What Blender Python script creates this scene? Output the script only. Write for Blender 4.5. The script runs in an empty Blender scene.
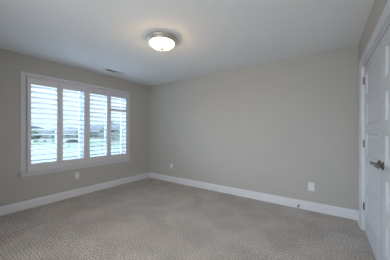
import bpy, bmesh, math, random
from mathutils import Vector, Matrix
random.seed(7)
S = bpy.context.scene
C = S.collection

# ---------------------------------------------------------------- camera
cam_d = bpy.data.cameras.new('camera')
cam = bpy.data.objects.new('camera', cam_d)
C.objects.link(cam)
cam.location = (0.0, 0.0, 1.24)
cam.rotation_euler = (math.radians(90), 0, math.radians(34.9))
cam_d.sensor_width = 36.0
cam_d.lens = 36.0 * 189.0 / 390.0
cam_d.shift_y = 1.0 / 390.0
cam_d.clip_start = 0.02
cam_d.clip_end = 2000
S.camera = cam

# ---------------------------------------------------------------- world (bright overcast sky)
w = bpy.data.worlds.new('sky')
S.world = w
w.use_nodes = True
nt = w.node_tree
nt.nodes.clear()
wo = nt.nodes.new('ShaderNodeOutputWorld')
bg = nt.nodes.new('ShaderNodeBackground')
tc = nt.nodes.new('ShaderNodeTexCoord')
sp = nt.nodes.new('ShaderNodeSeparateXYZ')
cr = nt.nodes.new('ShaderNodeValToRGB')
nz = nt.nodes.new('ShaderNodeTexNoise')
nz.inputs['Scale'].default_value = 3.0
nz.inputs['Detail'].default_value = 4.0
mx = nt.nodes.new('ShaderNodeMath'); mx.operation = 'MULTIPLY_ADD'
mx.inputs[1].default_value = 0.10
nt.links.new(tc.outputs['Generated'], sp.inputs[0])
nt.links.new(tc.outputs['Generated'], nz.inputs['Vector'])
nt.links.new(nz.outputs['Fac'], mx.inputs[0])
nt.links.new(sp.outputs['Z'], mx.inputs[2])
nt.links.new(mx.outputs[0], cr.inputs[0])
e = cr.color_ramp.elements
e[0].position = 0.0; e[0].color = (0.30, 0.36, 0.42, 1)
e[1].position = 1.0; e[1].color = (0.68, 0.86, 1.0, 1)
m1 = cr.color_ramp.elements.new(0.05); m1.color = (0.36, 0.43, 0.48, 1)
m2 = cr.color_ramp.elements.new(0.20); m2.color = (0.44, 0.50, 0.54, 1)
nt.links.new(cr.outputs[0], bg.inputs[0])
bg.inputs[1].default_value = 2.5
nt.links.new(bg.outputs[0], wo.inputs[0])

# sun behind a bright cloud layer, very soft
sd = bpy.data.lights.new('sun', 'SUN')
sd.energy = 22.0
sd.angle = math.radians(80)
sd.color = (0.58, 0.78, 1.0)
sun = bpy.data.objects.new('sun', sd)
C.objects.link(sun)
sun.rotation_euler = Vector((0.80, 0.50, -0.50)).to_track_quat('-Z', 'Y').to_euler()

# added fill light behind the camera, in a rear wall opening made for it
ad = bpy.data.lights.new('rear_fill_light', 'AREA')
ad.shape = 'RECTANGLE'
ad.size = 2.2
ad.size_y = 1.9
ad.energy = 36
ad.spread = math.radians(140)
ad.color = (0.95, 0.965, 1.0)
al = bpy.data.objects.new('rear_fill_light', ad)
C.objects.link(al)
al.location = (-0.95, -0.56, 1.05)
al.rotation_euler = (math.radians(90), 0, math.radians(0))
al.rotation_euler = Vector((-0.10, 1, -0.05)).to_track_quat('-Z', 'Y').to_euler()

# two added fill lights outside the window, unseen above and below the view
for nm, lc, tgt, en, sz, cl in (('window_fill_upper', (-6.0, 0.9, 3.9), (-3.9, 1.9, 1.6), 2000, (5.0, 2.4), (0.56, 0.77, 1.0)),
                        ('window_fill_lower', (-6.0, 1.2, -1.2), (-3.9, 1.9, 1.2), 300, (5.0, 2.4), (0.72, 0.86, 1.0))):
    d_ = bpy.data.lights.new(nm, 'AREA'); d_.shape = 'RECTANGLE'; d_.size, d_.size_y = sz; d_.energy = en; d_.color = cl
    o_ = bpy.data.objects.new(nm, d_); C.objects.link(o_); o_.location = lc
    o_.rotation_euler = (Vector(tgt) - Vector(lc)).to_track_quat('-Z', 'Y').to_euler()

vs = S.view_settings
vs.view_transform = 'Standard'
vs.look = 'None'
vs.exposure = 0.05
vs.gamma = 1.0
vs.use_curve_mapping = False
S.cycles.diffuse_bounces = 6
S.cycles.max_bounces = 12
S.cycles.transparent_max_bounces = 16

# ---------------------------------------------------------------- materials
def mat(name, col, rough=0.6, metal=0.0, var=0.0, vscale=8.0, bump=0.0, bscale=200.0, emit=None, estr=0.0, spec=None):
    m = bpy.data.materials.new(name)
    m.use_nodes = True
    t = m.node_tree
    b = t.nodes['Principled BSDF']
    b.inputs['Base Color'].default_value = (*col, 1)
    b.inputs['Roughness'].default_value = rough
    b.inputs['Metallic'].default_value = metal
    if spec is not None:
        b.inputs['Specular IOR Level'].default_value = spec
    co = t.nodes.new('ShaderNodeTexCoord')
    if var > 0:
        n = t.nodes.new('ShaderNodeTexNoise')
        n.inputs['Scale'].default_value = vscale
        n.inputs['Detail'].default_value = 5
        t.links.new(co.outputs['Object'], n.inputs['Vector'])
        r = t.nodes.new('ShaderNodeValToRGB')
        r.color_ramp.elements[0].position = 0.3
        r.color_ramp.elements[1].position = 0.7
        r.color_ramp.elements[0].color = (*[c * (1 - var) for c in col], 1)
        r.color_ramp.elements[1].color = (*[min(1, c * (1 + var)) for c in col], 1)
        t.links.new(n.outputs['Fac'], r.inputs[0])
        t.links.new(r.outputs[0], b.inputs['Base Color'])
    if bump > 0:
        n = t.nodes.new('ShaderNodeTexNoise')
        n.inputs['Scale'].default_value = bscale
        n.inputs['Detail'].default_value = 3
        t.links.new(co.outputs['Object'], n.inputs['Vector'])
        bp = t.nodes.new('ShaderNodeBump')
        bp.inputs['Strength'].default_value = bump
        bp.inputs['Distance'].default_value = 0.002
        t.links.new(n.outputs['Fac'], bp.inputs['Height'])
        t.links.new(bp.outputs[0], b.inputs['Normal'])
    if emit:
        b.inputs['Emission Color'].default_value = (*emit, 1)
        b.inputs['Emission Strength'].default_value = estr
    return m

M_wall = mat('wall_paint', (0.455, 0.452, 0.430), 0.85, var=0.012, vscale=3, bump=0.15, bscale=160)
M_ceil = mat('ceiling_paint', (0.74, 0.76, 0.77), 0.9, var=0.01, vscale=2, bump=0.2, bscale=120)
M_trim = mat('trim_paint', (0.70, 0.72, 0.76), 0.38, bump=0.03, bscale=60)
M_shut = mat('shutter_paint', (0.62, 0.63, 0.67), 0.42, bump=0.03, bscale=60)
M_door = mat('door_paint', (0.57, 0.60, 0.65), 0.42, bump=0.05, bscale=90)
M_vinyl = mat('window_vinyl', (0.80, 0.84, 0.88), 0.35, bump=0.02, bscale=50)
M_nickel = mat('satin_nickel', (0.30, 0.285, 0.26), 0.32, 1.0, var=0.05, vscale=40)
M_hinge = mat('aged_nickel', (0.13, 0.125, 0.12), 0.4, 1.0, var=0.08, vscale=60)
M_lampring = mat('brushed_nickel', (0.72, 0.68, 0.62), 0.42, 1.0, var=0.04, vscale=30)
M_dark = mat('duct_shade', (0.03, 0.03, 0.035), 0.8, var=0.1)
M_plate = mat('outlet_plastic', (0.74, 0.75, 0.78), 0.35, bump=0.02)
M_slot = mat('outlet_slot', (0.08, 0.08, 0.08), 0.6, var=0.05)
M_rubber = mat('rubber', (0.10, 0.10, 0.11), 0.7, var=0.1)
M_gap_shade = mat('door_gap_shade', (0.16, 0.16, 0.17), 0.8, var=0.05)
M_vent = mat('vent_enamel', (0.60, 0.62, 0.64), 0.4, bump=0.02)
M_glow = mat('frosted_glass_bowl', (0.9, 0.86, 0.78), 0.4, var=0.01, emit=(1.0, 0.73, 0.41), estr=24)

def bowl_glow():
    # the bulbs sit up at the ring, so the sides of the bowl glow more than its bottom
    t = M_glow.node_tree; b = t.nodes['Principled BSDF']
    co = t.nodes.new('ShaderNodeTexCoord'); sx = t.nodes.new('ShaderNodeSeparateXYZ')
    mr = t.nodes.new('ShaderNodeMapRange')
    mr.inputs['From Min'].default_value = -0.070; mr.inputs['From Max'].default_value = -0.128
    cr_ = t.nodes.new('ShaderNodeValToRGB')
    cr_.color_ramp.elements[0].color = (1.0, 0.64, 0.30, 1)
    cr_.color_ramp.elements[1].color = (0.030, 0.027, 0.022, 1)
    t.links.new(co.outputs['Object'], sx.inputs[0]); t.links.new(sx.outputs['Z'], mr.inputs['Value'])
    t.links.new(mr.outputs[0], cr_.inputs[0]); t.links.new(cr_.outputs[0], b.inputs['Emission Color'])
    b.inputs['Emission Strength'].default_value = 55
bowl_glow()

def glass_mat():
    m = bpy.data.materials.new('window_glass'); m.use_nodes = True
    t = m.node_tree; t.nodes.clear()
    o = t.nodes.new('ShaderNodeOutputMaterial')
    tr = t.nodes.new('ShaderNodeBsdfTransparent'); tr.inputs[0].default_value = (0.93, 0.96, 0.96, 1)
    g = t.nodes.new('ShaderNodeBsdfGlossy'); g.inputs['Roughness'].default_value = 0.02
    f = t.nodes.new('ShaderNodeFresnel'); f.inputs[0].default_value = 1.45
    n = t.nodes.new('ShaderNodeTexNoise'); n.inputs['Scale'].default_value = 3
    mm = t.nodes.new('ShaderNodeMixShader')
    t.links.new(f.outputs[0], mm.inputs[0]); t.links.new(tr.outputs[0], mm.inputs[1]); t.links.new(g.outputs[0], mm.inputs[2])
    t.links.new(mm.outputs[0], o.inputs[0])
    return m
M_glass = glass_mat()

def carpet_mat():
    m = bpy.data.materials.new('patterned_carpet'); m.use_nodes = True
    t = m.node_tree; b = t.nodes['Principled BSDF']; L = t.links.new
    b.inputs['Roughness'].default_value = 0.98
    b.inputs['Specular IOR Level'].default_value = 0.1
    co = t.nodes.new('ShaderNodeTexCoord')
    # ribbed cut-and-loop pattern: short dashes laid out in staggered rows
    mp = t.nodes.new('ShaderNodeMapping'); mp.inputs['Rotation'].default_value = (0, 0, math.radians(0))
    L(co.outputs['Object'], mp.inputs[0])
    br = t.nodes.new('ShaderNodeTexBrick')
    br.offset = 0.5
    br.inputs['Scale'].default_value = 1.0
    br.inputs['Brick Width'].default_value = 0.052
    br.inputs['Row Height'].default_value = 0.030
    br.inputs['Mortar Size'].default_value = 0.0065
    br.inputs['Mortar Smooth'].default_value = 0.9
    wn = t.nodes.new('ShaderNodeTexNoise'); wn.inputs['Scale'].default_value = 35; wn.inputs['Detail'].default_value = 2
    L(co.outputs['Object'], wn.inputs['Vector'])
    va = t.nodes.new('ShaderNodeVectorMath'); va.operation = 'MULTIPLY_ADD'
    va.inputs[1].default_value = (0.008, 0.008, 0.0)
    L(wn.outputs['Color'], va.inputs[0]); L(mp.outputs[0], va.inputs[2])
    L(va.outputs[0], br.inputs['Vector'])
    fib = t.nodes.new('ShaderNodeTexNoise'); fib.inputs['Scale'].default_value = 95; fib.inputs['Detail'].default_value = 4; fib.inputs['Roughness'].default_value = 0.7
    L(co.outputs['Object'], fib.inputs['Vector'])
    big = t.nodes.new('ShaderNodeTexNoise'); big.inputs['Scale'].default_value = 3.0; big.inputs['Detail'].default_value = 3; big.inputs['Distortion'].default_value = 0.6
    L(co.outputs['Object'], big.inputs['Vector'])
    r1 = t.nodes.new('ShaderNodeValToRGB')
    r1.color_ramp.elements[0].position = 0.36; r1.color_ramp.elements[0].color = CARP_LO
    r1.color_ramp.elements[1].position = 0.64; r1.color_ramp.elements[1].color = CARP_HI
    L(fib.outputs['Fac'], r1.inputs[0])
    mm = t.nodes.new('ShaderNodeMixRGB'); mm.blend_type = 'MULTIPLY'
    mm.inputs[2].default_value = (0.62, 0.60, 0.58, 1)
    fa = t.nodes.new('ShaderNodeMath'); fa.operation = 'MULTIPLY'; fa.inputs[1].default_value = 0.62
    mk = t.nodes.new('ShaderNodeMapRange')   # brushed patches where the ribs lie flat
    mk.inputs['From Min'].default_value = 0.42; mk.inputs['From Max'].default_value = 0.60
    mk.inputs['To Min'].default_value = 1.0; mk.inputs['To Max'].default_value = 0.72
    L(big.outputs['Fac'], mk.inputs['Value'])
    fb = t.nodes.new('ShaderNodeMath'); fb.operation = 'MULTIPLY'
    L(br.outputs['Fac'], fb.inputs[0]); L(mk.outputs[0], fb.inputs[1])
    L(fb.outputs[0], fa.inputs[0])
    L(fa.outputs[0], mm.inputs[0]); L(r1.outputs[0], mm.inputs[1])
    r2 = t.nodes.new('ShaderNodeValToRGB')
    r2.color_ramp.elements[0].position = 0.40; r2.color_ramp.elements[0].color = (0.88, 0.87, 0.865, 1)
    r2.color_ramp.elements[1].position = 0.60; r2.color_ramp.elements[1].color = (1.0, 1.0, 1.0, 1)
    L(big.outputs['Fac'], r2.inputs[0])
    m2 = t.nodes.new('ShaderNodeMixRGB'); m2.blend_type = 'MULTIPLY'; m2.inputs[0].default_value = 1
    L(mm.outputs[0], m2.inputs[1]); L(r2.outputs[0], m2.inputs[2])
    L(m2.outputs[0], b.inputs['Base Color'])
    h = t.nodes.new('ShaderNodeMath'); h.operation = 'SUBTRACT'
    L(fib.outputs['Fac'], h.inputs[0]); L(fb.outputs[0], h.inputs[1])
    bp = t.nodes.new('ShaderNodeBump'); bp.inputs['Strength'].default_value = 0.7; bp.inputs['Distance'].default_value = 0.006
    L(h.outputs[0], bp.inputs['Height']); L(bp.outputs[0], b.inputs['Normal'])
    return m
CARP_LO = (0.14, 0.125, 0.112, 1)
CARP_HI = (0.95, 0.895, 0.835, 1)
M_carpet = carpet_mat()

# ---------------------------------------------------------------- helpers
def box(bm, x0, x1, y0, y1, z0, z1, bev=0.0, rot=None):
    vs_ = [bm.verts.new((x, y, z)) for x in (x0, x1) for y in (y0, y1) for z in (z0, z1)]
    F = [(0, 1, 3, 2), (4, 6, 7, 5), (0, 4, 5, 1), (2, 3, 7, 6), (0, 2, 6, 4), (1, 5, 7, 3)]
    fs = [bm.faces.new([vs_[i] for i in f]) for f in F]
    if bev > 0:
        es = list({e_ for f in fs for e_ in f.edges})
        bmesh.ops.bevel(bm, geom=es, offset=bev, segments=2, affect='EDGES', profile=0.6)
    return vs_

def lathe(bm, prof, n=32, M=None):
    """prof: list of (r, z); revolved about Z, then transformed by M"""
    rings = []
    for r, z in prof:
        if r < 1e-6:
            rings.append([bm.verts.new((0, 0, z))])
        else:
            rings.append([bm.verts.new((r * math.cos(2 * math.pi * k / n), r * math.sin(2 * math.pi * k / n), z)) for k in range(n)])
    for a, b in zip(rings[:-1], rings[1:]):
        for k in range(n):
            k2 = (k + 1) % n
            if len(a) == 1 and len(b) == 1: continue
            if len(a) == 1: bm.faces.new([a[0], b[k], b[k2]])
            elif len(b) == 1: bm.faces.new([a[k], b[0], a[k2]])
            else: bm.faces.new([a[k], b[k], b[k2], a[k2]])
    if M is not None:
        bmesh.ops.transform(bm, matrix=M, verts=[v for r in rings for v in r])

def extrude(bm, prof, p0, p1, U, V):
    """closed 2-D profile (u,v) swept from p0 to p1"""
    U = Vector(U); V = Vector(V)
    A = [bm.verts.new(Vector(p0) + U * a + V * b) for a, b in prof]
    B = [bm.verts.new(Vector(p1) + U * a + V * b) for a, b in prof]
    n = len(prof)
    for k in range(n):
        bm.faces.new([A[k], A[(k + 1) % n], B[(k + 1) % n], B[k]])
    bm.faces.new(A[::-1]); bm.faces.new(B)

def mitre(bm, prof, pts, N):
    """profile (u across outward from path's left, v along N) swept along a planar open path with mitred corners"""
    N = Vector(N).normalized()
    P = [Vector(p) for p in pts]
    rings = []
    for i, p in enumerate(P):
        dirs = []
        if i > 0: dirs.append((P[i] - P[i - 1]).normalized())
        if i < len(P) - 1: dirs.append((P[i + 1] - P[i]).normalized())
        sides = [N.cross(d_) for d_ in dirs]
        if len(sides) == 2:
            s = (sides[0] + sides[1]); s = s / (s.length_squared / 2.0) if s.length > 0 else sides[0]
        else:
            s = sides[0]
        rings.append([bm.verts.new(p + s * a + N * b) for a, b in prof])
    n = len(prof)
    for a, b in zip(rings[:-1], rings[1:]):
        for k in range(n):
            bm.faces.new([a[k], a[(k + 1) % n], b[(k + 1) % n], b[k]])
    bm.faces.new(rings[0][::-1]); bm.faces.new(rings[-1])

def tube(bm, pts, rads, n=12):
    P = [Vector(p) for p in pts]
    prev = None
    rings = []
    for i, p in enumerate(P):
        t = (P[min(i + 1, len(P) - 1)] - P[max(i - 1, 0)]).normalized()
        if prev is None:
            u = t.orthogonal().normalized()
        else:
            u = (prev - t * prev.dot(t)).normalized()
        prev = u
        v = t.cross(u)
        r = rads[i] if hasattr(rads, '__len__') else rads
        rings.append([bm.verts.new(p + (u * math.cos(2 * math.pi * k / n) + v * math.sin(2 * math.pi * k / n)) * r) for k in range(n)])
    for a, b in zip(rings[:-1], rings[1:]):
        for k in range(n):
            bm.faces.new([a[k], a[(k + 1) % n], b[(k + 1) % n], b[k]])
    bm.faces.new(rings[0][::-1]); bm.faces.new(rings[-1])

def obj(name, bm, material, parent=None, smooth=False, loc=(0, 0, 0)):
    bmesh.ops.recalc_face_normals(bm, faces=bm.faces)
    me = bpy.data.meshes.new(name)
    bm.to_mesh(me); bm.free()
    me.materials.append(material)
    if smooth:
        for p in me.polygons: p.use_smooth = True
        try: me.set_sharp_from_angle(angle=math.radians(40))
        except Exception: pass
    o = bpy.data.objects.new(name, me)
    C.objects.link(o)
    o.location = loc
    if parent is not None: o.parent = parent
    return o

def thing(name, label, cat, loc=(0, 0, 0), rz=0, group=None):
    o = bpy.data.objects.new(name, None)
    o.empty_display_size = 0.1
    C.objects.link(o)
    o.location = loc; o.rotation_euler = (0, 0, rz)
    o['label'] = label; o['category'] = cat
    if group: o['group'] = group
    return o

def tag(o, label, cat, group=None):
    o['label'] = label; o['category'] = cat
    if group: o['group'] = group
    return o

def struct(name, bm, m, label, cat, smooth=False):
    o = obj(name, bm, m, None, smooth)
    o['kind'] = 'structure'; o['label'] = label; o['category'] = cat
    return o

def dup(root, loc, label=None, rz=None, group=None):
    r = root.copy(); C.objects.link(r); r.location = loc
    if rz is not None: r.rotation_euler = (0, 0, rz)
    if label: r['label'] = label
    if group: r['group'] = group
    for ch in list(root.children):
        c = ch.copy(); C.objects.link(c); c.parent = r
        for g in list(ch.children):
            d_ = g.copy(); C.objects.link(d_); d_.parent = c
    return r

# ---------------------------------------------------------------- room dimensions (metres)
XL, XR, YB, YR, H = -3.92, 0.362, 3.455, -0.50, 2.44
OW = (0.93, 2.77, 0.62, 2.10)          # window opening y0 y1 z0 z1
DY0, DY1, DZ = 1.340, 3.152, 2.055      # door opening

# floor and ceiling
bm = bmesh.new(); box(bm, XL - 0.18, XR + 0.75, -2.2, YB + 0.15, -0.12, 0.0)
struct('floor', bm, M_carpet, 'grey beige carpet with a small ribbed pattern', 'floor')
bm = bmesh.new(); box(bm, XL - 0.18, XR + 0.75, -2.2, YB + 0.15, H, H + 0.15)
struct('ceiling', bm, M_ceil, 'smooth pale grey ceiling', 'ceiling')

# wall with the window
bm = bmesh.new()
y0, y1, z0, z1 = OW
box(bm, XL - 0.18, XL, YR, y0, 0, H)
box(bm, XL - 0.18, XL, y1, YB, 0, H)
box(bm, XL - 0.18, XL, y0, y1, 0, z0)
box(bm, XL - 0.18, XL, y0, y1, z1, H)
bmesh.ops.remove_doubles(bm, verts=bm.verts, dist=1e-5)
struct('wall_left', bm, M_wall, 'greige wall that holds the shuttered window', 'wall')
# back wall
bm = bmesh.new(); box(bm, XL - 0.18, XR + 0.12, YB, YB + 0.15, 0, H)
struct('wall_back', bm, M_wall, 'long plain greige wall facing the camera', 'wall')
# wall with the double doors
bm = bmesh.new()
box(bm, XR, XR + 0.12, YR, DY0, 0, H)
box(bm, XR, XR + 0.12, DY1, YB, 0, H)
box(bm, XR, XR + 0.12, DY0, DY1, DZ, H)
struct('wall_right', bm, M_wall, 'greige wall around the white double doors', 'wall')
bm = bmesh.new(); box(bm, XR + 0.60, XR + 0.70, 0.9, YB + 0.15, 0, H)
struct('wall_closet', bm, M_wall, 'closet back wall behind the double doors', 'wall')
# rear wall (behind the camera) with a wide opening made for the fill light
bm = bmesh.new()
box(bm, XL, -2.20, YR - 0.12, YR, 0, H)
box(bm, 0.25, XR, YR - 0.12, YR, 0, H)
box(bm, -2.20, 0.25, YR - 0.12, YR, 2.10, H)
struct('wall_rear', bm, M_wall, 'rear wall behind the camera with a wide opening added for the fill light', 'wall')
bm = bmesh.new()
box(bm, XL - 0.18, XR + 0.12, -2.2, -2.1, 0, H)
box(bm, XL - 0.18, XL, -2.1, YR, 0, H)
box(bm, XR, XR + 0.12, -2.1, YR, 0, H)
struct('wall_hall', bm, M_wall, 'hall walls behind the camera', 'wall')

# ---------------------------------------------------------------- baseboards
BB = [(0, 0), (0.016, 0), (0.016, 0.105), (0.0125, 0.112), (0.0115, 0.124), (0.006, 0.132), (0.0, 0.134)]
bm = bmesh.new(); extrude(bm, BB, (XL, YR, 0), (XL, YB, 0), (1, 0, 0), (0, 0, 1))
struct('baseboard_left', bm, M_trim, 'white baseboard under the window', 'baseboard')
bm = bmesh.new(); extrude(bm, BB, (XL + 0.016, YB, 0), (XR, YB, 0), (0, -1, 0), (0, 0, 1))
struct('baseboard_back', bm, M_trim, 'white baseboard along the long plain wall', 'baseboard')
bm = bmesh.new(); extrude(bm, BB, (XR, DY1 + 0.078, 0), (XR, YB - 0.016, 0), (-1, 0, 0), (0, 0, 1))
extrude(bm, BB, (XR, YR, 0), (XR, DY0 - 0.078, 0), (-1, 0, 0), (0, 0, 1))
struct('baseboard_right', bm, M_trim, 'white baseboard beside the double doors', 'baseboard')

# ---------------------------------------------------------------- window casing, stool, apron
CAS = [(0, 0), (0, 0.012), (0.008, 0.016), (0.045, 0.018), (0.058, 0.024), (0.070, 0.024), (0.072, 0.020), (0.072, 0)]
bm = bmesh.new()
cy0, cy1, cz0, cz1 = 0.928, 2.772, 0.598, 2.103
# path up the left, across the top, down the right; outward offset
mitre(bm, CAS, [(XL, cy0, cz0), (XL, cy0, cz1), (XL, cy1, cz1), (XL, cy1, cz0)], (1, 0, 0))
struct('trim_1', bm, M_shut, 'white casing around the shuttered window', 'trim')
bm = bmesh.new()
box(bm, XL, XL + 0.068, 0.835, 2.865, 0.577, 0.597, bev=0.006)
struct('trim_2', bm, M_shut, 'white window stool below the shutters', 'trim')
bm = bmesh.new()
AP = [(0, 0), (0.018, 0.003), (0.023, 0.012), (0.027, 0.058), (0.027, 0.065), (0, 0.065)]
extrude(bm, AP, (XL, 0.862, 0.511), (XL, 2.838, 0.511), (1, 0, 0), (0, 0, 1))
struct('trim_3', bm, M_shut, 'white apron board under the window stool', 'trim')

# ---------------------------------------------------------------- window units behind the shutters
def window_unit(n, ya, yb, label):
    bm = bmesh.new()
    xa, xb = XL - 0.180, XL - 0.140
    z0_, z1_ = 0.622, 2.098
    fw = 0.024
    box(bm, xa, xb, ya, ya + fw, z0_, z1_, 0.003)
    box(bm, xa, xb, yb - fw, yb, z0_, z1_, 0.003)
    box(bm, xa, xb, ya + fw, yb - fw, z0_, z0_ + fw, 0.003)
    box(bm, xa, xb, ya + fw, yb - fw, z1_ - fw, z1_, 0.003)
    root = obj('window_%d' % n, bm, M_vinyl)
    root['kind'] = 'structure'; root['label'] = label; root['category'] = 'window'
    sx0, sx1 = XL - 0.172, XL - 0.146
    a, b, c, d_ = ya + fw, yb - fw, z0_ + fw, z1_ - fw
    bm = bmesh.new()
    sw = 0.030
    box(bm, sx0, sx1, a, a + sw, c, d_, 0.003)
    box(bm, sx0, sx1, b - sw, b, c, d_, 0.003)
    box(bm, sx0, sx1, a + sw, b - sw, c, c + sw, 0.003)
    box(bm, sx0, sx1, a + sw, b - sw, d_ - sw, d_, 0.003)
    obj('sash', bm, M_vinyl, root)
    bm = bmesh.new()
    ym = (a + b) / 2
    box(bm, sx0 + 0.008, sx1 - 0.004, ym - 0.016, ym + 0.016, c + sw, d_ - sw, 0.003)
    obj('glazing_bar', bm, M_vinyl, root)
    bm = bmesh.new()
    box(bm, sx0 + 0.012, sx0 + 0.016, a + sw, b - sw, c + sw, d_ - sw)
    obj('pane', bm, M_glass, root)
window_unit(1, 0.932, 1.832, 'window unit behind the two left shutter panels')
window_unit(2, 1.868, 2.768, 'window unit behind the two right shutter panels')
bm = bmesh.new(); box(bm, XL - 0.178, XL - 0.012, 1.834, 1.866, 0.622, 2.098, 0.003)
struct('trim_4', bm, M_vinyl, 'white mullion post between the two window units', 'trim')

bm = bmesh.new()
box(bm, XL - 0.179, XL - 0.001, OW[0], OW[0] + 0.0015, OW[2], OW[3])
box(bm, XL - 0.179, XL - 0.001, OW[1] - 0.0015, OW[1], OW[2], OW[3])
box(bm, XL - 0.179, XL - 0.001, OW[0], OW[1], OW[3] - 0.0015, OW[3])
box(bm, XL - 0.179, XL - 0.001, OW[0], OW[1], OW[2], OW[2] + 0.0015)
struct('trim_7', bm, M_vinyl, 'white jamb lining of the window opening', 'trim')

# ---------------------------------------------------------------- plantation shutters
XF = XL + 0.060          # room-side face of the shutter panels
bm = bmesh.new()
for ya, yb in ((0.896, 0.928), (2.772, 2.786)):
    pass
box(bm, XL + 0.001, XF + 0.004, 0.930, 0.950 - 0.012, 0.599, 2.100, 0.002)
box(bm, XL + 0.001, XF + 0.004, 2.7565, 2.770, 0.599, 2.100, 0.002)
box(bm, XL + 0.001, XF + 0.004, 0.938, 2.7565, 2.088, 2.100, 0.002)
box(bm, XL + 0.001, XF + 0.004, 0.938, 2.7565, 0.599, 0.612, 0.002)
box(bm, XL + 0.010, XF + 0.004, 1.8215, 1.8395, 0.612, 2.088, 0.002)
fr = obj('shutter_frame', bm, M_shut)
tag(fr, 'white mounting frame holding the four plantation shutter panels', 'frame')

TILT = math.radians(13)
def louver_bm(L):
    bm = bmesh.new()
    prof = []
    n = 20
    for k in range(n):
        a = 2 * math.pi * k / n
        ca, sa = math.cos(a), math.sin(a)
        prof.append((0.0445 * math.copysign(abs(ca) ** 0.45, ca), 0.0056 * math.copysign(abs(sa) ** 0.7, sa)))
    extrude(bm, prof, (0, -L / 2, 0), (0, L / 2, 0), (1, 0, 0), (0, 0, 1))
    return bm

def shutter(label, ya, yb, oa, ob, midrail):
    """ya..yb panel extents, oa..ob louver opening"""
    root = thing('plantation_shutter', label, 'shutter', (XF - 0.014, (ya + yb) / 2, 0.614), 0, None)
    ym = (ya + yb) / 2
    Z0 = 0.614
    def loc(bm_):
        bmesh.ops.translate(bm_, vec=(0, -ym, -Z0), verts=bm_.verts); return bm_
    zt, zo1, zo0 = 2.0865, 1.989, 0.718
    for a, b in ((ya, oa), (ob, yb)):
        bm = bmesh.new(); box(bm, -0.0135, 0.014, a, b, Z0 + 0.001, zt, 0.0035)
        obj('stile', loc(bm), M_shut, root)
    bm = bmesh.new(); box(bm, -0.0135, 0.012, oa, ob, zo1, zt, 0.003); obj('top_rail', loc(bm), M_shut, root)
    bm = bmesh.new(); box(bm, -0.0135, 0.012, oa, ob, Z0 + 0.001, zo0, 0.003); obj('bottom_rail', loc(bm), M_shut, root)
    if midrail:
        bm = bmesh.new(); box(bm, -0.0135, 0.012, oa, ob, 1.672, 1.735, 0.003); obj('middle_rail', loc(bm), M_shut, root)
        spans = [(zo0, 1.672, 11), (1.735, zo1, 3)]
    else:
        spans = [(zo0, zo1, 15)]
    me = None
    for a, b, n in spans:
        p = (b - a) / n
        for k in range(n):
            z = a + (k + 0.5) * p
            if me is None:
                o = obj('louver', louver_bm(ob - oa - 0.004), M_shut, root, smooth=True); me = o.data
            else:
                o = bpy.data.objects.new('louver', me); C.objects.link(o); o.parent = root
            o.location = (0, (oa + ob) / 2 - ym, z - Z0)
            t = TILT + random.uniform(-0.01, 0.01)
            o.rotation_euler = (0, -t, 0)
    return root
shutter('white louvered shutter panel nearest the camera, at the left end of the window', 0.9395, 1.3715, 0.975, 1.327, False)
shutter('second white louvered shutter panel from the left, ending at the centre post', 1.3730, 1.8205, 1.418, 1.774, False)
shutter('third white louvered shutter panel from the left, just right of the centre post', 1.8405, 2.2850, 1.885, 2.241, False)
shutter('rightmost white louvered shutter panel, the one with a thick middle rail', 2.2865, 2.7555, 2.332, 2.708, True)

# ---------------------------------------------------------------- double doors in the right wall
XD = XR + 0.023          # room-side face of the leaves
bm = bmesh.new()   # jamb
box(bm, XR + 0.001, XR + 0.119, DY1 - 0.013, DY1 - 0.0002, 0.001, DZ - 0.013)
box(bm, XR + 0.001, XR + 0.119, DY0 + 0.0002, DY0 + 0.013, 0.001, DZ - 0.013)
box(bm, XR + 0.001, XR + 0.119, DY0 + 0.0002, DY1 - 0.0002, DZ - 0.013, DZ - 0.0002)
box(bm, XD + 0.037, XD + 0.048, DY1 - 0.03, DY1 - 0.013, 0.001, DZ - 0.03)
box(bm, XD + 0.037, XD + 0.048, DY0 + 0.013, DY0 + 0.03, 0.001, DZ - 0.03)
box(bm, XD + 0.037, XD + 0.048, DY0 + 0.013, DY1 - 0.013, DZ - 0.03, DZ - 0.013)
struct('trim_5', bm, M_trim, 'white door jamb inside the double door opening', 'trim')
CD = [(0, 0), (0, 0.010), (0.010, 0.014), (0.050, 0.016), (0.062, 0.021), (0.074, 0.021), (0.076, 0.017), (0.076, 0)]
bm = bmesh.new()
mitre(bm, CD, [(XR, DY1 - 0.004, 0), (XR, DY1 - 0.004, DZ - 0.004), (XR, DY0 + 0.004, DZ - 0.004), (XR, DY0 + 0.004, 0)], (-1, 0, 0))
struct('trim_6', bm, M_door, 'white casing around the double doors', 'trim')

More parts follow.
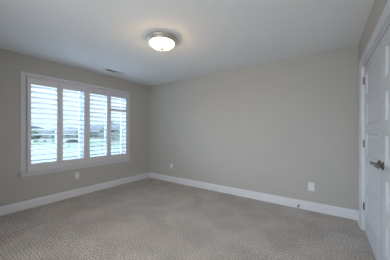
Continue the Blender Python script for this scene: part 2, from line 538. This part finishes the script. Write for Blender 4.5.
def leaf_bm(ya, yb):
    """five panel leaf, room side at XD"""
    bm = bmesh.new()
    zb, zt = 0.008, 2.033
    x0, x1 = XD, XD + 0.035
    st = 0.122
    rec = 0.014; mw = 0.020
    panels = [(0.240, 0.482), (0.600, 0.842), (0.960, 1.204), (1.322, 1.562), (1.680, 1.920)]
    pa, pb = ya + st, yb - st
    box(bm, x0, x1, ya, pa, zb, zt)
    box(bm, x0, x1, pb, yb, zb, zt)
    zs = [zb] + [z for p in panels for z in p] + [zt]
    for i in range(0, len(zs), 2):
        box(bm, x0, x1, pa, pb, zs[i], zs[i + 1])
    for a, b in panels:
        o4 = [(pa, a), (pb, a), (pb, b), (pa, b)]
        i4 = [(pa + mw, a + mw), (pb - mw, a + mw), (pb - mw, b - mw), (pa + mw, b - mw)]
        j4 = [(pa + mw * .45, a + mw * .45), (pb - mw * .45, a + mw * .45), (pb - mw * .45, b - mw * .45), (pa + mw * .45, b - mw * .45)]
        O = [bm.verts.new((x0, *q)) for q in o4]
        J = [bm.verts.new((x0 + rec * .75, *q)) for q in j4]
        I = [bm.verts.new((x0 + rec, *q)) for q in i4]
        for k in range(4):
            bm.faces.new([O[k], O[(k + 1) % 4], J[(k + 1) % 4], J[k]])
            bm.faces.new([J[k], J[(k + 1) % 4], I[(k + 1) % 4], I[k]])
        bm.faces.new(I)
        B = [bm.verts.new((x1 - 0.006, *q)) for q in o4]
        bm.faces.new(B)
    return bm
YM = 2.243
def door(n, ya, yb, label, hinge_y, lever_y, sgn):
    d_ = obj('door_%d' % n, leaf_bm(ya, yb), M_door)
    d_['kind'] = 'structure'; d_['label'] = label; d_['category'] = 'door'
    for z in (0.30, 1.08, 1.862):
        bm = bmesh.new()
        for q in range(5):
            tube(bm, [(XR + 0.014, hinge_y, z - 0.045 + q * 0.018 + 0.001), (XR + 0.014, hinge_y, z - 0.045 + (q + 1) * 0.018 - 0.001)], 0.0068, 12)
        lathe(bm, [(0, 0.052), (0.005, 0.050), (0.0075, 0.045), (0.0, 0.045)], 12, Matrix.Translation((XR + 0.014, hinge_y, z)))
        box(bm, XR + 0.017, XR + 0.022, hinge_y - 0.012, hinge_y + 0.010, z - 0.044, z + 0.044)
        obj('hinge', bm, M_hinge, d_, True)
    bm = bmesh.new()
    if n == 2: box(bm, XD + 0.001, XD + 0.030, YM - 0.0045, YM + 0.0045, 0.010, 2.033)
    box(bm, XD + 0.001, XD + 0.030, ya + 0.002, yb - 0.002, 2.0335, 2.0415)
    obj('gap_shade_strip', bm, M_gap_shade, d_)  # added dark strips, the shade of the door gaps put into their colour
    zz = 0.948
    # rosette
    bm = bmesh.new()
    R_ = Matrix.Translation((XD, lever_y, zz)) @ Matrix.Rotation(math.radians(-90), 4, 'Y')
    lathe(bm, [(0, 0), (0.033, 0), (0.033, 0.005), (0.029, 0.011), (0.016, 0.014), (0.013, 0.020), (0, 0.020)], 28, R_)
    ro = obj('rosette', bm, M_hinge, d_, True)
    bm = bmesh.new()
    # neck straight out, then a lever that curves along the door
    xe = XD - 0.052
    pts = [(XD - 0.012, lever_y, zz), (XD - 0.030, lever_y, zz), (XD - 0.044, lever_y + sgn * 0.003, zz), (xe, lever_y + sgn * 0.012, zz),
           (xe - 0.001, lever_y + sgn * 0.035, zz + 0.003), (xe, lever_y + sgn * 0.062, zz + 0.002), (xe + 0.003, lever_y + sgn * 0.088, zz - 0.003), (xe + 0.006, lever_y + sgn * 0.108, zz - 0.001), (xe + 0.008, lever_y + sgn * 0.116, zz + 0.002)]
    tube(bm, pts, [0.011, 0.0105, 0.0115, 0.012, 0.0105, 0.009, 0.0085, 0.0095, 0.005], 14)
    obj('lever', bm, M_nickel, d_, True)
    return d_
door(1, YM + 0.005, DY1 - 0.016, 'white five-panel door leaf hinged near the corner', DY1 - 0.010, YM + 0.062, 1)
door(2, DY0 + 0.016, YM - 0.005, 'white five-panel door leaf cut off by the right edge', DY0 + 0.010, YM - 0.062, -1)

# ---------------------------------------------------------------- ceiling light
LX, LY = -1.757, 1.769
lt = thing('ceiling_light', 'round flush ceiling light with glowing frosted bowl and brushed nickel ring', 'ceiling light', (LX, LY, H))
bm = bmesh.new()
lathe(bm, [(0, -0.0005), (0.170, -0.0005), (0.192, -0.006), (0.203, -0.016), (0.205, -0.026), (0.200, -0.034), (0.190, -0.040), (0.184, -0.046), (0.176, -0.058), (0.166, -0.064), (0.160, -0.064), (0.157, -0.055), (0, -0.055)], 64)
obj('ring', bm, M_lampring, lt, True)
bm = bmesh.new()
prof = []
for k in range(15):
    a = math.pi / 2 * k / 14
    prof.append((0.153 * math.cos(a) if k < 14 else 0.0, -0.054 - 0.080 * math.sin(a)))
lathe(bm, [(0.0, -0.056), (0.151, -0.056)] + prof, 64)
obj('glass_bowl', bm, M_glow, lt, True)
bm = bmesh.new()
lathe(bm, [(0, -0.131), (0.022, -0.132), (0.023, -0.136), (0.014, -0.140), (0.016, -0.146), (0.008, -0.153), (0, -0.155)], 20)
obj('finial', bm, M_lampring, lt, True)

# ---------------------------------------------------------------- ceiling vent
vt = thing('ceiling_vent', 'white rectangular air register in the ceiling near the window', 'vent', (-3.515, 2.19, H))
bm = bmesh.new()
VW, VL = 0.070, 0.19
iw, il = 0.045, 0.160
box(bm, -VW, -iw, -VL, VL, -0.007, -0.0005, 0.002); box(bm, iw, VW, -VL, VL, -0.007, -0.0005, 0.002)
box(bm, -iw, iw, -VL, -il, -0.007, -0.0005, 0.002); box(bm, -iw, iw, il, VL, -0.007, -0.0005, 0.002)
box(bm, -iw, iw, -0.048, -0.040, -0.007, -0.0005); box(bm, -iw, iw, 0.048, 0.056, -0.007, -0.0005)
obj('vent_frame', bm, M_vent, vt)
bm = bmesh.new(); box(bm, -iw, iw, -il, il, -0.0015, -0.0005)
obj('duct_shade_sheet', bm, M_dark, vt)  # flat dark sheet, the shade inside the duct put into its colour
for (a, b, tl) in ((-il, -0.048, 0.3), (-0.040, 0.048, 0.3), (0.056, il, -0.95)):
    bm = bmesh.new()
    n = 4
    for k in range(n):
        x = -iw + (k + 0.5) * 2 * iw / n
        wv = 0.005 if tl > 0 else 0.010
        vs_ = box(bm, -wv, wv, a, b, -0.0005, 0.0005)
        bmesh.ops.transform(bm, matrix=Matrix.Translation((x, 0, -0.0065 if tl > 0 else -0.010)) @ Matrix.Rotation(tl, 4, 'Y'), verts=vs_)
    obj('vane', bm, M_vent, vt)

# ---------------------------------------------------------------- outlets
def outlet(label, loc, rz, group=None, wdt=0.074, hgt=0.118):
    """plate in local XZ plane, facing local -Y"""
    r = thing('wall_outlet', label, 'outlet', loc, rz, group)
    bm = bmesh.new(); box(bm, -wdt / 2, wdt / 2, -0.006, -0.0003, -hgt / 2, hgt / 2, 0.0025); obj('cover_plate', bm, M_plate, r)
    for s in (-1, 1):
        bm = bmesh.new()
        box(bm, -0.017, 0.017, -0.0085, -0.0055, s * 0.0235 - 0.0145, s * 0.0235 + 0.0145, 0.003)
        rc = obj('receptacle', bm, M_plate, r)
        bm = bmesh.new()
        for xx in (-0.0065, 0.0065):
            box(bm, xx - 0.0012, xx + 0.0012, -0.0090, -0.0083, s * 0.0235 - 0.001, s * 0.0235 + 0.008)
        lathe(bm, [(0, 0), (0.0026, 0), (0.0026, 0.0007), (0, 0.0007)], 12, Matrix.Translation((0, -0.0083, s * 0.0235 - 0.007)) @ Matrix.Rotation(math.radians(90), 4, 'X'))
        obj('slot', bm, M_slot, rc)
    bm = bmesh.new(); lathe(bm, [(0, 0), (0.0032, 0), (0.0026, 0.0012), (0, 0.0015)], 12, Matrix.Translation((0, -0.0055, 0)) @ Matrix.Rotation(math.radians(90), 4, 'X')); obj('screw', bm, M_plate, r, True)
    return r
outlet('white duplex outlet on the wall below the window', (XL, 1.674, 0.389), math.radians(90))
outlet('small white duplex outlet on the long wall near the far corner', (-3.11, YB, 0.386), 0, None, 0.070, 0.112)
outlet('white duplex outlet on the long wall towards the double doors', (-0.199, YB, 0.374), 0, None, 0.084, 0.126)

# ---------------------------------------------------------------- door stop on the baseboard
ds = thing('door_stop', 'small dark door stop screwed to the baseboard of the long wall', 'door stop', (-0.372, YB - 0.016, 0.047))
RX = Matrix.Rotation(math.radians(90), 4, 'X')
bm = bmesh.new(); lathe(bm, [(0, 0), (0.013, 0), (0.013, 0.004), (0.006, 0.008), (0, 0.008)], 20, RX); obj('base', bm, M_hinge, ds, True)
bm = bmesh.new()
pp = []
for k in range(140):
    a = k * 2 * math.pi / 10
    pp.append((0.0055 * math.cos(a), -0.008 - k * 0.0004, 0.0055 * math.sin(a)))
tube(bm, pp, 0.0012, 6); obj('spring', bm, M_hinge, ds, True)
bm = bmesh.new(); lathe(bm, [(0, 0.060), (0.010, 0.060), (0.0115, 0.064), (0.0115, 0.074), (0.009, 0.078), (0, 0.079)], 20, RX); obj('rubber_tip', bm, M_rubber, ds, True)

# ================================================================ outside
GZ = -3.3      # street level, the room is on the upper floor
M_grass = mat('lawn', (0.15, 0.17, 0.125), 0.95, var=0.18, vscale=0.15)
M_field = mat('dry_field', (0.19, 0.195, 0.19), 0.95, var=0.12, vscale=0.05)
M_road = mat('pale_asphalt', (0.19, 0.185, 0.18), 0.9, var=0.06, vscale=0.5)
M_walk = mat('concrete_walk', (0.24, 0.235, 0.23), 0.9, var=0.06, vscale=0.8)
M_hill = mat('hazy_wooded_ridge', (0.10, 0.125, 0.145), 1.0, var=0.25, vscale=0.03)  # distance haze is put into the ridge's base colour
M_side = mat('siding_white', (0.40, 0.40, 0.40), 0.7, var=0.03)
M_side2 = mat('siding_tan', (0.30, 0.29, 0.27), 0.7, var=0.03)
M_side3 = mat('siding_bluegrey', (0.42, 0.48, 0.54), 0.7, var=0.03)
M_roof = mat('shingle_grey', (0.17, 0.18, 0.195), 0.9, var=0.15, vscale=1.2)
M_win = mat('house_window_glass', (0.10, 0.12, 0.14), 0.15, var=0.1)
M_crown = mat('tree_leaves', (0.11, 0.135, 0.10), 0.95, var=0.35, vscale=1.6)
M_crown2 = mat('evergreen_needles', (0.09, 0.115, 0.105), 0.95, var=0.3, vscale=2.0)
M_trunk = mat('tree_bark', (0.22, 0.18, 0.15), 0.95, var=0.2, vscale=3)
M_carw = mat('car_paint_white', (0.80, 0.81, 0.82), 0.25, var=0.01)
M_card = mat('car_paint_dark', (0.12, 0.13, 0.15), 0.25, var=0.01)
M_tyre = mat('tyre', (0.03, 0.03, 0.03), 0.8, var=0.05)
M_pole = mat('lamp_post_metal', (0.12, 0.13, 0.14), 0.5, 0.6, var=0.05)

bm = bmesh.new(); box(bm, -600, -4.6, -300, 500, GZ - 0.3, GZ)
struct('ground', bm, M_grass, 'green lawns outside the window', 'ground')
bm = bmesh.new(); box(bm, -600, -118, -300, 500, GZ, GZ + 0.02)
struct('ground_field', bm, M_field, 'pale dry field beyond the houses', 'ground')
bm = bmesh.new(); box(bm, -68, -24, -120, 19, GZ, GZ + 0.02); box(bm, -44, -32, 19, 200, GZ, GZ + 0.02)
struct('ground_street', bm, M_road, 'pale street in front of the window', 'road')
bm = bmesh.new(); box(bm, -47.5, -44.5, 19.2, 200, GZ, GZ + 0.03)
box(bm, -22, -20.2, -120, 200, GZ, GZ + 0.03)
struct('ground_sidewalk', bm, M_walk, 'concrete sidewalks along the street', 'sidewalk')

# wooded ridge on the horizon: a rolling body with depth
bm = bmesh.new()
N = 60; rows = []
for i in range(N + 1):
    y = -220 + 700 * i / N
    hgt = 15 + 5 * math.sin(i * 0.33) + 3 * math.sin(i * 1.1 + 1) + random.uniform(-0.6, 0.6)
    rows.append([bm.verts.new((-430 + 30 * math.sin(i * 0.2), y, GZ)), bm.verts.new((-450, y, GZ + hgt * 0.75)),
                 bm.verts.new((-480, y, GZ + hgt)), bm.verts.new((-540, y, GZ))])
for a, b in zip(rows[:-1], rows[1:]):
    for k in range(3): bm.faces.new([a[k], a[k + 1], b[k + 1], b[k]])
    bm.faces.new([a[3], a[0], b[0], b[3]])
bm.faces.new(rows[0]); bm.faces.new(rows[-1][::-1])
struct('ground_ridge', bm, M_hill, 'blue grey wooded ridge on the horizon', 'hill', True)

def house(label, loc, rz, W, D, hw, hr, siding, group=None):
    r = thing('house', label, 'house', loc, rz, group)
    bm = bmesh.new()
    # body with gables at +-Y
    for s in (0,):
        pr = [(-W / 2, 0), (W / 2, 0), (W / 2, hw), (0, hw + hr), (-W / 2, hw)]
        extrude(bm, pr, (0, -D / 2, 0), (0, D / 2, 0), (1, 0, 0), (0, 0, 1))
    # front cross gable (towards +X)
    pr = [(-W * .22, 0), (W * .22, 0), (W * .22, hw * .98), (0, hw + hr * .75), (-W * .22, hw * .98)]
    extrude(bm, pr, (0, D * .22, 0), (W / 2 + 1.2, D * .22, 0), (0, 1, 0), (0, 0, 1))
    obj('wall', bm, siding, r)
    bm = bmesh.new()
    th = 0.25; ov = 0.5
    for s in (-1, 1):
        q = [(s * (W / 2 + ov), hw - hr * ov / (W / 2)), (0, hw + hr), (0, hw + hr + th), (s * (W / 2 + ov), hw - hr * ov / (W / 2) + th)]
        extrude(bm, q, (0, -D / 2 - ov, 0), (0, D / 2 + ov, 0), (1, 0, 0), (0, 0, 1))
        g = W * .22; hg = hw + hr * .75
        q = [(s * (g + .4), hw * .98 - (hg - hw * .98) * .4 / g), (0, hg), (0, hg + th), (s * (g + .4), hw * .98 - (hg - hw * .98) * .4 / g + th)]
        extrude(bm, q, (0.2, D * .22, 0), (W / 2 + 1.6, D * .22, 0), (0, 1, 0), (0, 0, 1))
    obj('roof', bm, M_roof, r)
    bm = bmesh.new(); box(bm, -W * .2, -W * .2 + .9, -D * .25, -D * .25 + .9, hw, hw + hr + 1.0); obj('chimney', bm, M_side2, r)
    for (yy, zz) in ((-D * .36, 1.0), (-D * .16, 1.0), (-D * .36, 3.7), (-D * .16, 3.7), ):
        if zz + 1.4 < hw:
            bm = bmesh.new(); box(bm, W / 2 - 0.02, W / 2 + 0.06, yy - 0.5, yy + 0.5, zz, zz + 1.4, 0.01); obj('window', bm, M_win, r)
    bm = bmesh.new(); box(bm, W / 2 + 1.18, W / 2 + 1.26, D * .22 - W * .15, D * .22 + W * .15, 0.02, 2.3, 0.01); obj('garage_door', bm, M_side, r)
    for yy in (-D * .3, D * .15):
        bm = bmesh.new(); box(bm, W/2 - .02 - W*.0, W/2 + .05, yy - .4, yy + .4, hw - 1.6, hw - .4, 0.01) if False else box(bm, -.45, .45, D / 2 - 0.02, D / 2 + 0.06, hw * .5 + yy * .05, hw * .5 + yy * .05 + 1.2, .01)
        obj('gable_window', bm, M_win, r)
        break
    return r

def tree(label, loc, hgt, rad, evergreen=False, group=None):
    r = thing('evergreen_tree' if evergreen else 'leafy_tree', label, 'tree', loc, 0, group)
    rng = random.Random(int(abs(loc[0] * 13 + loc[1] * 7)))
    bm = bmesh.new(); tube(bm, [(0, 0, 0), (0.05, 0.02, hgt * .3), (0, 0.06, hgt * .7)], [rad * .09, rad * .06, rad * .02], 8); obj('trunk', bm, M_trunk, r, True)
    bm = bmesh.new()
    if evergreen:
        for k in range(6):
            zb = hgt * (0.12 + 0.14 * k); rr = rad * (1 - k / 6.6)
            n = 18
            ring = [bm.verts.new((rr * (1 + .22 * rng.uniform(-1, 1)) * math.cos(2 * math.pi * j / n), rr * (1 + .22 * rng.uniform(-1, 1)) * math.sin(2 * math.pi * j / n), zb + rng.uniform(-.15, .15))) for j in range(n)]
            top = bm.verts.new((0, 0, min(hgt, zb + hgt * .26)))
            for j in range(n): bm.faces.new([ring[j], ring[(j + 1) % n], top])
            bm.faces.new(ring[::-1])
    else:
        for k in range(16):
            a = rng.uniform(0, 6.28); q = rng.uniform(0, 0.62) * rad; z = hgt * rng.uniform(.42, .86)
            res = bmesh.ops.create_icosphere(bm, subdivisions=2, radius=rad * rng.uniform(.32, .5))
            for v in res['verts']:
                v.co *= 1 + rng.uniform(-.16, .16)
                v.co += Vector((q * math.cos(a), q * math.sin(a), z))
    obj('crown', bm, M_crown2 if evergreen else M_crown, r)
    return r

def car(label, loc, rz, paint):
    r = thing('car', label, 'car', loc, rz)
    bm = bmesh.new()
    body = [(-2.2, .35), (2.2, .35), (2.25, .75), (1.35, .95), (0.75, 1.42), (-1.1, 1.45), (-1.75, 1.0), (-2.25, .95)]
    extrude(bm, body, (0, -.9, 0), (0, .9, 0), (1, 0, 0), (0, 0, 1))
    bmesh.ops.bevel(bm, geom=list(bm.edges), offset=0.05, segments=2, affect='EDGES')
    obj('body', bm, paint, r, True)
    for s in (-1, 1):
        bm = bmesh.new()
        extrude(bm, [(-1.45, 1.0), (1.1, 1.0), (.7, 1.36), (-1.05, 1.38)], (0, s * .895, 0), (0, s * .91, 0), (1, 0, 0), (0, 0, 1))
        obj('side_glass', bm, M_win, r)
    for x in (-1.4, 1.4):
        for s in (-1, 1):
            bm = bmesh.new(); lathe(bm, [(0, -.1), (.30, -.1), (.34, -.06), (.34, .06), (.30, .1), (0, .1)], 20, Matrix.Translation((x, s * .82, .34)) @ RX); obj('wheel', bm, M_tyre, r, True)
    return r

house('white gabled house seen through the leftmost shutter, beyond the field edge', (-132.1, 39.5, GZ), math.radians(-15), 9, 13, 3.0, 2.2, M_side)
house('low pale house seen through the second shutter from the left', (-141.6, 57.3, GZ), math.radians(-25), 9, 14, 3.0, 2.2, M_side)
house('tan house with grey roof seen through the third shutter', (-119.2, 63.2, GZ), math.radians(-20), 10, 12, 4.0, 2.4, M_side2)
house('tall white gabled house seen through the rightmost shutter', (-85.6, 54.9, GZ), math.radians(-35), 9, 11, 5.2, 3.0, M_side)
tree('rounded leafy tree in front of the tan house, seen through the third shutter', (-73.5, 41.4, GZ), 6.0, 2.6)
tree('leafy tree seen through the leftmost shutter panel, left of the white house', (-91.5, 24.0, GZ), 5.0, 2.3)
tree('small leafy tree on the lawn seen through the second shutter', (-73.1, 31.9, GZ), 4.4, 1.9)
tree('dark evergreen beside the tall white house', (-66.9, 46.0, GZ), 7.0, 2.4, True)
tree('dark evergreen right of the white gabled house, seen through the leftmost shutter', (-92.4, 30.7, GZ), 4.6, 1.6, True)
car('white car parked far off in front of the white gabled house', (-99.2, 28.3, GZ), math.radians(70), M_carw)
car('dark car on the lawn near the street lamp', (-77, 31.4, GZ), math.radians(75), M_card)
lp = thing('street_lamp', 'black street lamp post seen through the second shutter', 'street lamp', (-58.2, 22.8, GZ))
bm = bmesh.new(); lathe(bm, [(0, 0), (.16, 0), (.14, .3), (.06, .5), (.05, 3.3), (0, 3.3)], 14); obj('post', bm, M_pole, lp, True)
bm = bmesh.new(); lathe(bm, [(0, 3.3), (.10, 3.3), (.17, 3.75), (.20, 3.78), (.05, 3.98), (0, 4.05)], 14); obj('lantern', bm, M_pole, lp, True)
